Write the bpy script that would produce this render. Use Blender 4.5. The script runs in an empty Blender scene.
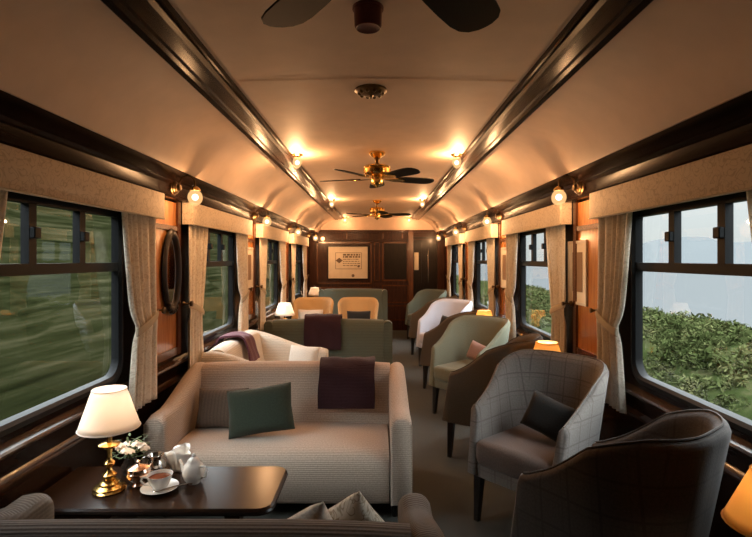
import bpy, bmesh, math, random
from mathutils import Vector, Matrix
PI = math.pi
random.seed(7)
S = bpy.context.scene
COL = S.collection

# ------------------------------------------------------------------ camera, sky, exposure
EYE = 1.42
cd = bpy.data.cameras.new('camera'); cam = bpy.data.objects.new('camera', cd); COL.objects.link(cam)
cam.location = (0, 0, EYE); cam.rotation_euler = (PI/2, 0, 0)
cd.sensor_width = 36; cd.lens = 500/752*36; cd.shift_x = -1/752; cd.shift_y = -9.5/752
cd.clip_start = 0.05; cd.clip_end = 2000
S.camera = cam

SKY = 1.0
w = bpy.data.worlds.new('sky'); S.world = w; w.use_nodes = True
nt = w.node_tree; nt.nodes.clear()
o_ = nt.nodes.new('ShaderNodeOutputWorld'); bg = nt.nodes.new('ShaderNodeBackground')
tc = nt.nodes.new('ShaderNodeTexCoord'); sx = nt.nodes.new('ShaderNodeSeparateXYZ')
rp = nt.nodes.new('ShaderNodeValToRGB')
nt.links.new(tc.outputs['Generated'], sx.inputs[0]); nt.links.new(sx.outputs['Z'], rp.inputs[0])
e = rp.color_ramp.elements
e[0].position = 0.0; e[0].color = (0.45, 0.47, 0.465, 1)
e[1].position = 1.0; e[1].color = (9.5, 10.0, 10.6, 1)
m_ = e.new(0.16); m_.color = (0.56, 0.60, 0.61, 1)
m_ = e.new(0.42); m_.color = (5.6, 5.9, 6.1, 1)
nt.links.new(rp.outputs[0], bg.inputs[0]); bg.inputs[1].default_value = SKY
nt.links.new(bg.outputs[0], o_.inputs[0])

S.view_settings.view_transform = 'Standard'; S.view_settings.look = 'None'
S.view_settings.exposure = 0.72; S.view_settings.gamma = 1; S.view_settings.use_curve_mapping = False
S.cycles.use_denoising = True
S.cycles.sample_clamp_indirect = 4
S.cycles.max_bounces = 10; S.cycles.transparent_max_bounces = 16

GLOBE_W = 30.0      # bulb inside a glass globe (W)
LAMP_W = 1.0        # bulb inside a table lamp (W)
WARM = (1.0, 0.53, 0.235)

# ------------------------------------------------------------------ materials
def nodes(name):
    m = bpy.data.materials.new(name); m.use_nodes = True
    n = m.node_tree.nodes; b = n.get('Principled BSDF')
    return m, m.node_tree, b
def setp(b, col=None, rough=.5, metal=0, coat=0, spec=.5, sheen=0):
    if col: b.inputs['Base Color'].default_value = (*col, 1)
    b.inputs['Roughness'].default_value = rough; b.inputs['Metallic'].default_value = metal
    b.inputs['Coat Weight'].default_value = coat; b.inputs['Coat Roughness'].default_value = .12
    b.inputs['Specular IOR Level'].default_value = spec
    b.inputs['Sheen Weight'].default_value = sheen
def plain(name, col, rough=.5, metal=0, coat=0, spec=.5, sheen=0, bump=0, bscale=200):
    m, t, b = nodes(name); setp(b, col, rough, metal, coat, spec, sheen)
    no = t.nodes.new('ShaderNodeTexNoise'); no.inputs['Scale'].default_value = 9; no.inputs['Detail'].default_value = 4
    tcn = t.nodes.new('ShaderNodeTexCoord'); t.links.new(tcn.outputs['Object'], no.inputs['Vector'])
    mx = t.nodes.new('ShaderNodeMix'); mx.data_type = 'RGBA'
    mx.inputs[6].default_value = (*[c*.88 for c in col], 1); mx.inputs[7].default_value = (*[min(1, c*1.1) for c in col], 1)
    t.links.new(no.outputs[0], mx.inputs[0]); t.links.new(mx.outputs[2], b.inputs['Base Color'])
    if bump:
        n2 = t.nodes.new('ShaderNodeTexNoise'); n2.inputs['Scale'].default_value = bscale
        t.links.new(tcn.outputs['Object'], n2.inputs['Vector'])
        bu = t.nodes.new('ShaderNodeBump'); bu.inputs['Strength'].default_value = bump; bu.inputs['Distance'].default_value = .004
        t.links.new(n2.outputs[0], bu.inputs['Height']); t.links.new(bu.outputs[0], b.inputs['Normal'])
    return m
def ramp(t, stops):
    r = t.nodes.new('ShaderNodeValToRGB'); el = r.color_ramp.elements
    el[0].position, el[0].color = stops[0][0], (*stops[0][1], 1)
    el[1].position, el[1].color = stops[-1][0], (*stops[-1][1], 1)
    for p, c in stops[1:-1]:
        k = el.new(p); k.color = (*c, 1)
    return r
def wood(name, c0, c1, rough=.25, coat=.6, scale=(1, 14, 1), axis='Object', dist=3, spec=.5):
    m, t, b = nodes(name); setp(b, c0, rough, 0, coat, spec)
    tcn = t.nodes.new('ShaderNodeTexCoord'); mp = t.nodes.new('ShaderNodeMapping')
    mp.inputs['Scale'].default_value = scale
    t.links.new(tcn.outputs[axis], mp.inputs[0])
    no = t.nodes.new('ShaderNodeTexNoise'); no.inputs['Scale'].default_value = 3; no.inputs['Detail'].default_value = 6
    no.inputs['Distortion'].default_value = dist
    t.links.new(mp.outputs[0], no.inputs['Vector'])
    r = ramp(t, [(.3, c0), (.7, c1)])
    t.links.new(no.outputs[0], r.inputs[0]); t.links.new(r.outputs[0], b.inputs['Base Color'])
    return m
def fabric(name, col, rib=0, plaid=None, rough=.9, ribdir=1):
    """col base; rib: ribs per metre across v; plaid: (line colour, pitch in m)"""
    m, t, b = nodes(name); setp(b, col, rough, 0, 0, .2, .15)
    uv = t.nodes.new('ShaderNodeTexCoord'); sp = t.nodes.new('ShaderNodeSeparateXYZ')
    t.links.new(uv.outputs['UV'], sp.inputs[0])
    def math_(op, a, bb):
        n = t.nodes.new('ShaderNodeMath'); n.operation = op
        for i, v in enumerate((a, bb)):
            if isinstance(v, (int, float)): n.inputs[i].default_value = v
            elif v is not None: t.links.new(v, n.inputs[i])
        return n.outputs[0]
    no = t.nodes.new('ShaderNodeTexNoise'); no.inputs['Scale'].default_value = 120; no.inputs['Detail'].default_value = 3
    t.links.new(uv.outputs['UV'], no.inputs['Vector'])
    r = ramp(t, [(.25, [c*.8 for c in col]), (.75, [min(1, c*1.18) for c in col])])
    t.links.new(no.outputs[0], r.inputs[0]); out = r.outputs[0]; h = no.outputs[0]
    if rib:
        s = math_('SINE', math_('MULTIPLY', sp.outputs[ribdir], rib*2*PI), None)
        s = math_('MULTIPLY_ADD', s, .5); t.nodes[-1].inputs[2].default_value = .5
        mx = t.nodes.new('ShaderNodeMix'); mx.data_type = 'RGBA'; mx.blend_type = 'MULTIPLY'
        rr = ramp(t, [(0, (.82, .81, .80)), (.6, (1, 1, 1))]); t.links.new(s, rr.inputs[0])
        mx.inputs[0].default_value = 1; t.links.new(out, mx.inputs[6]); t.links.new(rr.outputs[0], mx.inputs[7]); out = mx.outputs[2]
        h = s
    if plaid:
        lc, pitch = plaid
        acc = None
        for ax in (0, 1):
            fr = math_('FRACT', math_('DIVIDE', sp.outputs[ax], pitch), None)
            ln = math_('LESS_THAN', fr, .075)
            f2 = math_('FRACT', math_('ADD', math_('DIVIDE', sp.outputs[ax], pitch), .22), None)
            l2 = math_('MULTIPLY', math_('LESS_THAN', f2, .05), .5)
            ln = math_('MAXIMUM', ln, l2)
            acc = ln if acc is None else math_('MAXIMUM', acc, ln)
        mx = t.nodes.new('ShaderNodeMix'); mx.data_type = 'RGBA'
        t.links.new(math_('MULTIPLY', acc, .6), mx.inputs[0]); t.links.new(out, mx.inputs[6]); mx.inputs[7].default_value = (*lc, 1); out = mx.outputs[2]
    t.links.new(out, b.inputs['Base Color'])
    bu = t.nodes.new('ShaderNodeBump'); bu.inputs['Strength'].default_value = .35; bu.inputs['Distance'].default_value = .003
    t.links.new(h, bu.inputs['Height']); t.links.new(bu.outputs[0], b.inputs['Normal'])
    return m
def damask(name, c0, c1, trans=.25):
    m, t, b = nodes(name); setp(b, c0, .85, 0, 0, .2, .1)
    uv = t.nodes.new('ShaderNodeTexCoord')
    no = t.nodes.new('ShaderNodeTexNoise'); no.inputs['Scale'].default_value = 17; no.inputs['Detail'].default_value = 1.5; no.inputs['Distortion'].default_value = 2.2
    t.links.new(uv.outputs['UV'], no.inputs['Vector'])
    r = ramp(t, [(.44, c0), (.50, c1), (.55, c0)])
    t.links.new(no.outputs[0], r.inputs[0]); t.links.new(r.outputs[0], b.inputs['Base Color'])
    if trans:
        tr = t.nodes.new('ShaderNodeBsdfTranslucent'); t.links.new(r.outputs[0], tr.inputs[0])
        mx = t.nodes.new('ShaderNodeMixShader'); mx.inputs[0].default_value = trans
        ou = [n for n in t.nodes if n.type == 'OUTPUT_MATERIAL'][0]
        t.links.new(b.outputs[0], mx.inputs[1]); t.links.new(tr.outputs[0], mx.inputs[2]); t.links.new(mx.outputs[0], ou.inputs[0])
    return m
def emit(name, col, e, base=(.8, .75, .65)):
    m, t, b = nodes(name); setp(b, base, .3)
    b.inputs['Emission Color'].default_value = (*col, 1); b.inputs['Emission Strength'].default_value = e
    return m
def shade_mat(name, col):
    m, t, b = nodes(name)
    d = t.nodes.new('ShaderNodeBsdfDiffuse'); d.inputs[0].default_value = (*col, 1)
    tr = t.nodes.new('ShaderNodeBsdfTranslucent'); tr.inputs[0].default_value = (*col, 1)
    mx = t.nodes.new('ShaderNodeMixShader'); mx.inputs[0].default_value = .5
    ou = [n for n in t.nodes if n.type == 'OUTPUT_MATERIAL'][0]
    t.links.new(d.outputs[0], mx.inputs[1]); t.links.new(tr.outputs[0], mx.inputs[2]); t.links.new(mx.outputs[0], ou.inputs[0])
    return m
def globe_mat(name, col, e, tr_=.55):
    m, t, b = nodes(name); t.nodes.remove(b)
    tr = t.nodes.new('ShaderNodeBsdfTransparent'); em = t.nodes.new('ShaderNodeEmission')
    em.inputs[0].default_value = (*col, 1); em.inputs[1].default_value = e
    mx = t.nodes.new('ShaderNodeMixShader'); mx.inputs[0].default_value = 1-tr_
    ou = [n for n in t.nodes if n.type == 'OUTPUT_MATERIAL'][0]
    t.links.new(tr.outputs[0], mx.inputs[1]); t.links.new(em.outputs[0], mx.inputs[2]); t.links.new(mx.outputs[0], ou.inputs[0])
    return m
def bulb_light(parent, loc, watt, col=None, size=.02):
    ld = bpy.data.lights.new('bulb_light', 'POINT'); ld.energy = watt; ld.color = col or WARM; ld.shadow_soft_size = size
    lo = bpy.data.objects.new('bulb_light', ld); COL.objects.link(lo); lo.parent = parent; lo.location = loc
    return lo
def glass_mat(name, tint=(.93, .97, .96), refl=1.0):
    m, t, b = nodes(name); t.nodes.remove(b)
    tr = t.nodes.new('ShaderNodeBsdfTransparent'); tr.inputs[0].default_value = (*tint, 1)
    gl = t.nodes.new('ShaderNodeBsdfGlossy'); gl.inputs['Roughness'].default_value = 0.01
    lw = t.nodes.new('ShaderNodeLayerWeight'); lw.inputs[0].default_value = .5
    pw = t.nodes.new('ShaderNodeMath'); pw.operation = 'POWER'; pw.inputs[1].default_value = 5; t.links.new(lw.outputs['Facing'], pw.inputs[0])
    fr = t.nodes.new('ShaderNodeMath'); fr.operation = 'MULTIPLY_ADD'; fr.inputs[1].default_value = .9; fr.inputs[2].default_value = .055; t.links.new(pw.outputs[0], fr.inputs[0])
    mx = t.nodes.new('ShaderNodeMixShader')
    ou = [n for n in t.nodes if n.type == 'OUTPUT_MATERIAL'][0]
    t.links.new(fr.outputs[0], mx.inputs[0]); t.links.new(tr.outputs[0], mx.inputs[1]); t.links.new(gl.outputs[0], mx.inputs[2]); t.links.new(mx.outputs[0], ou.inputs[0])
    return m

M = {}
M['dark'] = wood('mahogany_dark', (.008, .004, .0025), (.014, .0055, .003), .24, 0, (6, .6, 6), spec=.07)
M['rail'] = wood('mahogany_rail', (.03, .011, .005), (.07, .026, .011), .22, .5, (8, .5, 8), dist=.6)
M['endwood'] = wood('mahogany_panel', (.022, .008, .004), (.055, .018, .008), .3, .05, (5, 5, .6), spec=.2)
M['end_trim'] = wood('mahogany_pale', (.07, .024, .009), (.12, .042, .014), .25, .4, (6, 6, .6))  # paler mahogany for the mouldings and pilaster of the end wall
M['black_wood'] = wood('ebonised', (.006, .004, .003), (.016, .009, .006), .3, .05, (6, 6, .6), spec=.2)
M['satin'] = wood('satinwood', (.30, .10, .022), (.50, .20, .05), .22, .6, (5, 5, .7))
M['pilaster'] = wood('walnut_trim', (.06, .02, .009), (.12, .04, .015), .25, .5, (6, 6, .6))
M['table'] = wood('table_wood', (.010, .005, .003), (.032, .013, .006), .24, 0, (1.2, 12, 1), spec=.25)
M['ceil'] = plain('cream_paint', (.62, .465, .355), .6, bump=.05, bscale=30)
M['carpet'] = plain('carpet', (.050, .051, .044), .95, bump=.8, bscale=300)
M['brass'] = plain('brass', (.80, .52, .17), .22, 1)
M['dark_brass'] = plain('aged_brass', (.12, .075, .035), .35, 1)
M['black'] = plain('black_paint', (.005, .0055, .006), .5, 0, .0, .15)
M['blade'] = plain('blade_black', (.008, .007, .006), .6, 0, 0, .2)
M['red_plastic'] = plain('detector_red', (.17, .04, .035), .4)
M['silver'] = plain('silver', (.75, .72, .68), .18, 1)
M['rose_metal'] = plain('rose_metal', (.8, .55, .42), .2, 1)
M['china'] = plain('china', (.82, .78, .72), .2, 0, .4)
M['tea'] = plain('tea', (.16, .045, .02), .1)
M['white_frame'] = plain('pale_frame', (.62, .55, .45), .4)
M['paper'] = plain('paper', (.72, .62, .48), .8)
M['ink'] = plain('ink', (.14, .10, .07), .8)
M['sepia'] = plain('sepia_print', (.22, .13, .07), .6)
M['mirror'] = plain('mirror_glass', (.85, .82, .78), .03, 1)
M['glass'] = glass_mat('pane_glass')
M['globe'] = globe_mat('globe_glass', (1.0, .55, .22), .9)
M['filament'] = globe_mat('bulb_core', (1.0, .85, .6), 6.0, .5)
M['globe_hot'] = emit('small_red_globe', (1.0, .30, .10), 4)
M['white_shade'] = shade_mat('pleated_white_silk', (.92, .84, .76))
M['amber_shade'] = shade_mat('amber_silk', (.86, .62, .30))
M['curtain'] = damask('damask', (.88, .79, .65), (.70, .58, .44), .08)
M['curtain_backlit'] = damask('damask_backlit', (.86, .79, .68), (.70, .62, .50), .38)  # right-hand curtains: window backlight put into a paler, more translucent damask
M['valance'] = damask('damask_valance', (.68, .56, .42), (.50, .39, .27), 0)
M['lining'] = plain('tieback', (.46, .38, .27), .8)
M['beige'] = fabric('beige_rib', (.54, .43, .34), rib=95)
M['taupe'] = fabric('taupe_rib', (.085, .068, .054), rib=70)
M['cream'] = fabric('cream_rib', (.62, .54, .43), rib=70)
M['green_sofa'] = fabric('green_rib', (.095, .105, .075), rib=60)
M['tan'] = fabric('tan_fabric', (.52, .36, .18))
M['grey_plaid'] = fabric('grey_plaid', (.175, .155, .138), plaid=((.09, .07, .06), .105))
M['dark_plaid'] = fabric('dark_plaid', (.075, .063, .056), plaid=((.045, .036, .032), .12))
M['brown_chair'] = fabric('brown_weave', (.085, .068, .05))
M['green_chair'] = fabric('sage_weave', (.15, .148, .10))
M['green_dark'] = fabric('dark_sage_weave', (.085, .09, .062))
M['lilac_chair'] = fabric('pale_lilac', (.47, .47, .52))
M['seat_grey'] = fabric('seat_taupe', (.135, .105, .092))
M['purple'] = fabric('plum_wool', (.035, .012, .016), rib=120)
M['plum_light'] = fabric('plum_stripe', (.10, .03, .045), rib=60)
M['green_cush'] = fabric('green_tweed', (.036, .047, .031), rib=180)
M['brown_cush'] = fabric('taupe_stripe', (.125, .09, .066), rib=45, ribdir=0)
M['white_cush'] = fabric('white_linen', (.60, .54, .46))
M['leaf_cush'] = damask('leaf_print', (.62, .55, .44), (.30, .23, .15), 0)
M['black_cush'] = fabric('charcoal', (.018, .018, .017))
M['pink_cush'] = fabric('dusty_pink', (.30, .19, .165))
M['stem'] = plain('stem_green', (.06, .09, .03), .6)
M['petal'] = plain('petal_cream', (.75, .62, .50), .6)
M['vase_glass'] = plain('smoked_glass', (.03, .022, .018), .05, 0, .6)
M['rubber'] = plain('leg_dark', (.010, .007, .005), .3, 0, .3)

# ------------------------------------------------------------------ geometry helpers
def B(): return bmesh.new()
def box(bm, lo, hi):
    c = [(a+b)/2 for a, b in zip(lo, hi)]; s = [b-a for a, b in zip(lo, hi)]
    return bmesh.ops.create_cube(bm, size=1, matrix=Matrix.Translation(c) @ Matrix.Diagonal((*s, 1)))['verts']
def rbox(bm, lo, hi, r=.02, seg=3):
    vs = box(bm, lo, hi)
    ed = list({e for v in vs for e in v.link_edges})
    bmesh.ops.bevel(bm, geom=ed, offset=r, segments=seg, profile=.5, affect='EDGES', clamp_overlap=True)
def loft(bm, rings, cap=True, closed=True):
    vr = [[bm.verts.new(p) for p in ring] for ring in rings]
    n = len(rings[0])
    for a, b in zip(vr, vr[1:]):
        for i in range(n if closed else n-1):
            j = (i+1) % n
            try: bm.faces.new((a[i], a[j], b[j], b[i]))
            except ValueError: pass
    if cap:
        try: bm.faces.new(list(reversed(vr[0]))); bm.faces.new(vr[-1])
        except ValueError: pass
    return vr
def lathe(bm, prof, c=(0, 0, 0), n=24, axis='z', sx=1, sy=1):
    rings = []
    for r, z in prof:
        r = max(r, .0004); ring = []
        for i in range(n):
            a = 2*PI*i/n; x, y = r*math.cos(a)*sx, r*math.sin(a)*sy
            p = {'z': (x, y, z), 'x': (z, x, y), 'y': (y, z, x)}[axis]
            ring.append((c[0]+p[0], c[1]+p[1], c[2]+p[2]))
        rings.append(ring)
    loft(bm, rings)
def tube(bm, pts, r, n=8):
    pts = [Vector(p) for p in pts]; rings = []
    rr = r if isinstance(r, (list, tuple)) else [r]*len(pts)
    up = Vector((0, 0, 1))
    prev = None
    for i, p in enumerate(pts):
        d = (pts[min(i+1, len(pts)-1)] - pts[max(i-1, 0)]).normalized()
        if prev is None:
            s = d.cross(up if abs(d.z) < .9 else Vector((1, 0, 0))).normalized()
        else:
            s = (prev - d*prev.dot(d)).normalized()
        prev = s; u = s.cross(d)
        rings.append([p + (s*math.cos(2*PI*k/n) + u*math.sin(2*PI*k/n))*rr[i] for k in range(n)])
    loft(bm, rings)
def prism_y(bm, poly, y0, y1):
    """polygon in (x,z), extruded along y"""
    loft(bm, [[(x, y0, z) for x, z in poly], [(x, y1, z) for x, z in poly]])
def prism_x(bm, poly, x0, x1, n=1):
    loft(bm, [[(x0+(x1-x0)*k/n, y, z) for y, z in poly] for k in range(n+1)])
def boxuv(me):
    uv = me.uv_layers.new(name='UVMap') if not me.uv_layers else me.uv_layers[0]
    vs = me.vertices
    for p in me.polygons:
        n = p.normal; ax = max(range(3), key=lambda i: abs(n[i]))
        for li in p.loop_indices:
            c = vs[me.loops[li].vertex_index].co
            uv.data[li].uv = ((c.y, c.z) if ax == 0 else (c.x, c.z) if ax == 1 else (c.x, c.y))
def tag(o, label=None, cat=None, group=None, kind=None):
    if label: o['label'] = label
    if cat: o['category'] = cat
    if group: o['group'] = group
    if kind: o['kind'] = kind
    return o
def obj(name, bm, mat, parent=None, angle=40, uv=True, keepuv=False):
    bmesh.ops.recalc_face_normals(bm, faces=bm.faces)
    me = bpy.data.meshes.new(name); bm.to_mesh(me); bm.free()
    if uv and not keepuv: boxuv(me)
    for p in me.polygons: p.use_smooth = True
    me.set_sharp_from_angle(angle=math.radians(angle))
    me.materials.append(M[mat] if isinstance(mat, str) else mat)
    o = bpy.data.objects.new(name, me); COL.objects.link(o)
    if parent: o.parent = parent
    return o
def struct(name, bm, mat, **k):
    o = obj(name, bm, mat, **k); o['kind'] = 'structure'; return o
def thing(name, label, cat, loc=(0, 0, 0), rz=0, group=None):
    o = bpy.data.objects.new(name, None); COL.objects.link(o); o.empty_display_size = .05
    o.location = loc; o.rotation_euler = (0, 0, rz)
    return tag(o, label, cat, group)
def dup(root, loc, rz=None, label=None, group=None, mirror=False):
    r = root.copy(); COL.objects.link(r); r.location = loc
    if rz is not None: r.rotation_euler = (0, 0, rz)
    if label: r['label'] = label
    if group: r['group'] = group
    for ch in list(root.children):
        c = ch.copy(); COL.objects.link(c); c.parent = r
        for g in list(ch.children):
            d = g.copy(); COL.objects.link(d); d.parent = c
    return r
def paint(root, names, mat):
    """give parts of a copied thing their own cloth (own mesh data)"""
    for ch in root.children:
        base = ch.name.split('.')[0]
        if base in names:
            ch.data = ch.data.copy(); ch.data.materials.clear(); ch.data.materials.append(M[mat])

# ------------------------------------------------------------------ shell of the carriage
WX = 1.34; Y0, Y1 = -1.5, 9.95
PITCH = 2.05; WINY = [2.115 + PITCH*k for k in range(4)]; PIERY = [1.09 + PITCH*k for k in range(5)]
WHW = .50; WZ0, WZ1 = .80, 1.72
bm = B(); box(bm, (-1.5, Y0, -.1), (1.5, Y1+.9, 0)); struct('floor', bm, 'carpet')
for s, nm in ((-1, 'left'), (1, 'right')):
    bm = B()
    def wb(y0, y1, z0, z1):
        xs = sorted((s*WX, s*(WX+.05))); box(bm, (xs[0], y0, z0), (xs[1], y1, z1))
    wb(Y0, Y1, 0, WZ0); wb(Y0, Y1, WZ1, 2.3)
    ys = [Y0] + [v for c in WINY for v in (c-WHW, c+WHW)] + [Y1]  # unseen bay beside the camera kept solid so the foreground stays dark
    for i in range(0, len(ys), 2): wb(ys[i], ys[i+1], WZ0, WZ1)
    struct('wall_'+nm, bm, 'dark')
# ceiling: flat centre, coved sides
prof = [(0, 2.255), (.3, 2.252), (.66, 2.240), (.83, 2.215), (.93, 2.183), (1.02, 2.135), (1.09, 2.075), (1.14, 1.985), (1.17, 1.95)]
prof = [(-x, z) for x, z in reversed(prof[1:])] + prof
bm = B()
for x in (1,):
    rings = []
    for y in (Y0, Y1+.1):
        rings.append([(x, y, z) for x, z in prof] + [(1.46, y, 1.95), (1.46, y, 2.4), (-1.46, y, 2.4), (-1.46, y, 1.95)])
    loft(bm, rings)
struct('ceiling', bm, 'ceil', angle=25)
n_trim = [0]
def trim(bm, mat, **k):
    n_trim[0] += 1
    return struct('trim_%d' % n_trim[0], bm, mat, **k)
# seams across the ceiling
for y in (2.3, 5.5):
    bm = B(); loft(bm, [[(x, y+d, z-.0015) for x, z in ((-.64, 2.2395), (0, 2.2555), (.64, 2.2395))] for d in (-.006, .006)], cap=False, closed=False)
    bmesh.ops.solidify(bm, geom=bm.faces[:], thickness=.002)
    trim(bm, 'ceil')
# ceiling beams + cornices
for s in (-1, 1):
    bm = B()
    p = [(.66, 2.25), (.668, 2.222), (.69, 2.226), (.70, 2.207), (.72, 2.205), (.728, 2.212), (.772, 2.209), (.78, 2.200), (.80, 2.198), (.81, 2.208), (.828, 2.196), (.84, 2.205), (.845, 2.22)]
    prism_y(bm, [(s*x, z) for x, z in p], Y0, Y1); trim(bm, 'dark', angle=20)
    bm = B()
    p = [(WX, 1.80), (1.268, 1.80), (1.262, 1.812), (1.275, 1.822), (1.282, 1.85), (1.282, 1.885), (1.272, 1.893), (1.262, 1.905), (1.268, 1.915), (1.25, 1.925), (1.22, 1.932), (1.19, 1.945),
         (1.175, 1.952), (1.172, 1.966), (1.158, 1.970), (1.140, 1.985), (1.146, 1.992), (1.2, 2.0), (WX, 2.0)]
    prism_y(bm, [(s*x, z) for x, z in p], Y0, Y1); trim(bm, 'dark', angle=20)
    # window ledge and lower rails
    bm = B()
    p = [(WX, .715), (1.316, .715), (1.306, .722), (1.302, .732), (1.306, .742), (1.32, .748), (WX, .76)]
    prism_y(bm, [(s*x, z) for x, z in p], Y0, Y1); trim(bm, 'rail', angle=30)
    bm = B()
    p = [(WX, .60), (1.332, .60), (1.328, .612), (1.331, .625), (WX, .64)]
    prism_y(bm, [(s*x, z) for x, z in p], Y0, Y1); trim(bm, 'rail')
    bm = B(); xs = sorted((s*1.32, s*WX)); box(bm, (xs[0], Y0, 0), (xs[1], Y1, .12))
    struct('baseboard_' + ('left' if s < 0 else 'right'), bm, 'black_wood')
# pier panels: satinwood panel between dark stiles
for s in (-1, 1):
    for k, yc in enumerate(PIERY[1:]):
        bm = B()
        xs = sorted((s*1.33, s*(WX+.01)))
        box(bm, (xs[0], yc-.17, .83), (xs[1], yc+.17, 1.79)); trim(bm, 'satin')
        bm = B()
        for d in (-.215, .17):
            xs = sorted((s*1.315, s*(WX+.005))); box(bm, (xs[0], yc+d, .79), (xs[1], yc+d+.045, 1.80))
        for z in (.79, 1.605):
            h = .05 if z < 1 else .03
            xs = sorted((s*1.318, s*(WX+.005))); box(bm, (xs[0], yc-.175, z), (xs[1], yc+.175, z+h))
        trim(bm, 'pilaster')
# wall behind the camera and end wall
bm = B(); box(bm, (-1.46, Y0-.1, 0), (1.46, Y0, 2.4)); struct('wall_near', bm, 'dark')
bm = B(); box(bm, (-1.46, Y1, 0), (.72, Y1+.1, 1.99)); box(bm, (1.2, Y1, 0), (1.46, Y1+.1, 1.99)); box(bm, (.72, Y1, 1.86), (1.2, Y1+.1, 1.99))
struct('wall_end', bm, 'endwood')
bm = B(); box(bm, (-1.46, Y1, 1.99), (1.46, Y1+.1, 2.4)); trim(bm, 'ceil')
bm = B()
box(bm, (-1.34, Y1-.03, 1.955), (1.34, Y1, 1.995)); box(bm, (-1.34, Y1-.02, 1.80), (1.34, Y1, 1.825)); trim(bm, 'endwood')
bm = B()   # panel mouldings of the end wall
def mould(x0, x1, z0, z1, t=.03, d=.018):
    for a in ((x0, x1, z0, z0+t), (x0, x1, z1-t, z1), (x0, x0+t, z0, z1), (x1-t, x1, z0, z1)):
        box(bm, (a[0], Y1-d, a[2]), (a[1], Y1, a[3]))
mould(-1.2, -.10, .92, 1.76); mould(.10, .62, .98, 1.76); mould(-.06, .06, .98, 1.76, .02)
mould(-1.2, -.10, .2, .86); mould(.10, .62, .2, .5, .02); mould(.10, .62, .55, .90, .02)
for x in (-.6, .12, .5): box(bm, (x-.012, Y1-.012, 1.83), (x+.012, Y1, 1.95))
trim(bm, 'end_trim')
bm = B(); box(bm, (.15, Y1-.008, 1.02), (.58, Y1+.01, 1.73)); trim(bm, 'black_wood')
bm = B(); box(bm, (.62, Y1-.06, 0), (.72, Y1, 1.955)); trim(bm, 'end_trim')
# corridor door in the end wall, standing open to a dark lobby
bm = B(); box(bm, (.62, Y1+.9, 0), (1.5, Y1+1.0, 2.2)); box(bm, (.60, Y1+.1, 0), (.66, Y1+.9, 2.2)); box(bm, (1.4, Y1+.1, 0), (1.46, Y1+.9, 2.2)); box(bm, (.6, Y1+.1, 2.0), (1.46, Y1+.9, 2.1))
struct('wall_lobby', bm, 'black_wood')
dr = thing('door_1', 'dark panelled corridor door with a small pale window in the end wall', 'door', (.72, Y1+.04, 0)); dr['kind'] = 'structure'
bm = B(); box(bm, (0.0, 0, 0), (.48, .04, 1.86))
for x in (.17, .31): box(bm, (x, -.012, .95), (x+.02, 0, 1.75))
obj('door_leaf', bm, 'black_wood', dr)
bm = B(); rbox(bm, (.02, -.012, 1.20), (.11, .0, 1.55), .005); obj('door_pane', bm, 'paper', dr)
bm = B(); tube(bm, [(.30, -.03, .95), (.30, -.045, 1.1), (.30, -.045, 1.5), (.30, -.03, 1.62)], .008); obj('handle', bm, 'silver', dr)

# ------------------------------------------------------------------ windows
def rrect(y0, y1, z0, z1, r, n=5):
    pts = []
    for cy, cz, a0 in ((y1-r, z0+r, -PI/2), (y1-r, z1-r, 0), (y0+r, z1-r, PI/2), (y0+r, z0+r, PI)):
        for k in range(n+1):
            a = a0 + PI/2*k/n; pts.append((cy+r*math.cos(a), cz+r*math.sin(a)))
    return pts
def make_window(s, yc, idx):
    root = bpy.data.objects.new('window_%d' % idx, None); COL.objects.link(root); root.location = (s*WX, yc, 0); root['kind'] = 'structure'
    h = WHW
    bm = B()
    rings = []
    for (inset, r, x) in ((.0, .10, .035), (.0, .10, -.008), (.022, .09, -.012), (.036, .08, .0), (.040, .08, .035)):
        rings.append([(s*x, y, z) for y, z in rrect(-h-.012+inset, h+.012-inset, WZ0-.012+inset, WZ1+.01-inset, r)])
    rings.append(rings[0]); loft(bm, rings, cap=False)
    obj('window_frame', bm, 'black', root)
    bm = B(); xs = sorted((s*.002, s*.035)); box(bm, (xs[0], -h+.02, 1.357), (xs[1], h-.02, 1.402)); obj('transom', bm, 'black', root)
    bm = B(); box(bm, (xs[0], -h+.02, 1.635), (xs[1], h-.02, 1.70)); obj('head_rail', bm, 'black', root)
    for y in (-.165, .165):
        bm = B(); box(bm, (xs[0], y-.022, 1.40), (xs[1], y+.022, 1.64)); o = obj('mullion', bm, 'black', root)
        bm = B(); xh = sorted((s*-.02, s*.004)); rbox(bm, (xh[0], y-.02 if y < 0 else y-.02, 1.50), (xh[1], y+.02, 1.545), .004, 1); obj('catch', bm, 'black', o)
    for (a, b, c, d) in ((-h+.03, h-.03, WZ0+.025, 1.36), (-h+.03, -.19, 1.40, 1.64), (-.14, .14, 1.40, 1.64), (.19, h-.03, 1.40, 1.64)):
        bm = B(); xg = s*.022
        v = [bm.verts.new((xg, y, z)) for y, z in ((a, c), (b, c), (b, d), (a, d))]; bm.faces.new(v)
        obj('window_pane', bm, 'glass', root)
i = 0
for s in (-1, 1):
    for yc in WINY:
        i += 1; make_window(s, yc, i)

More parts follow.
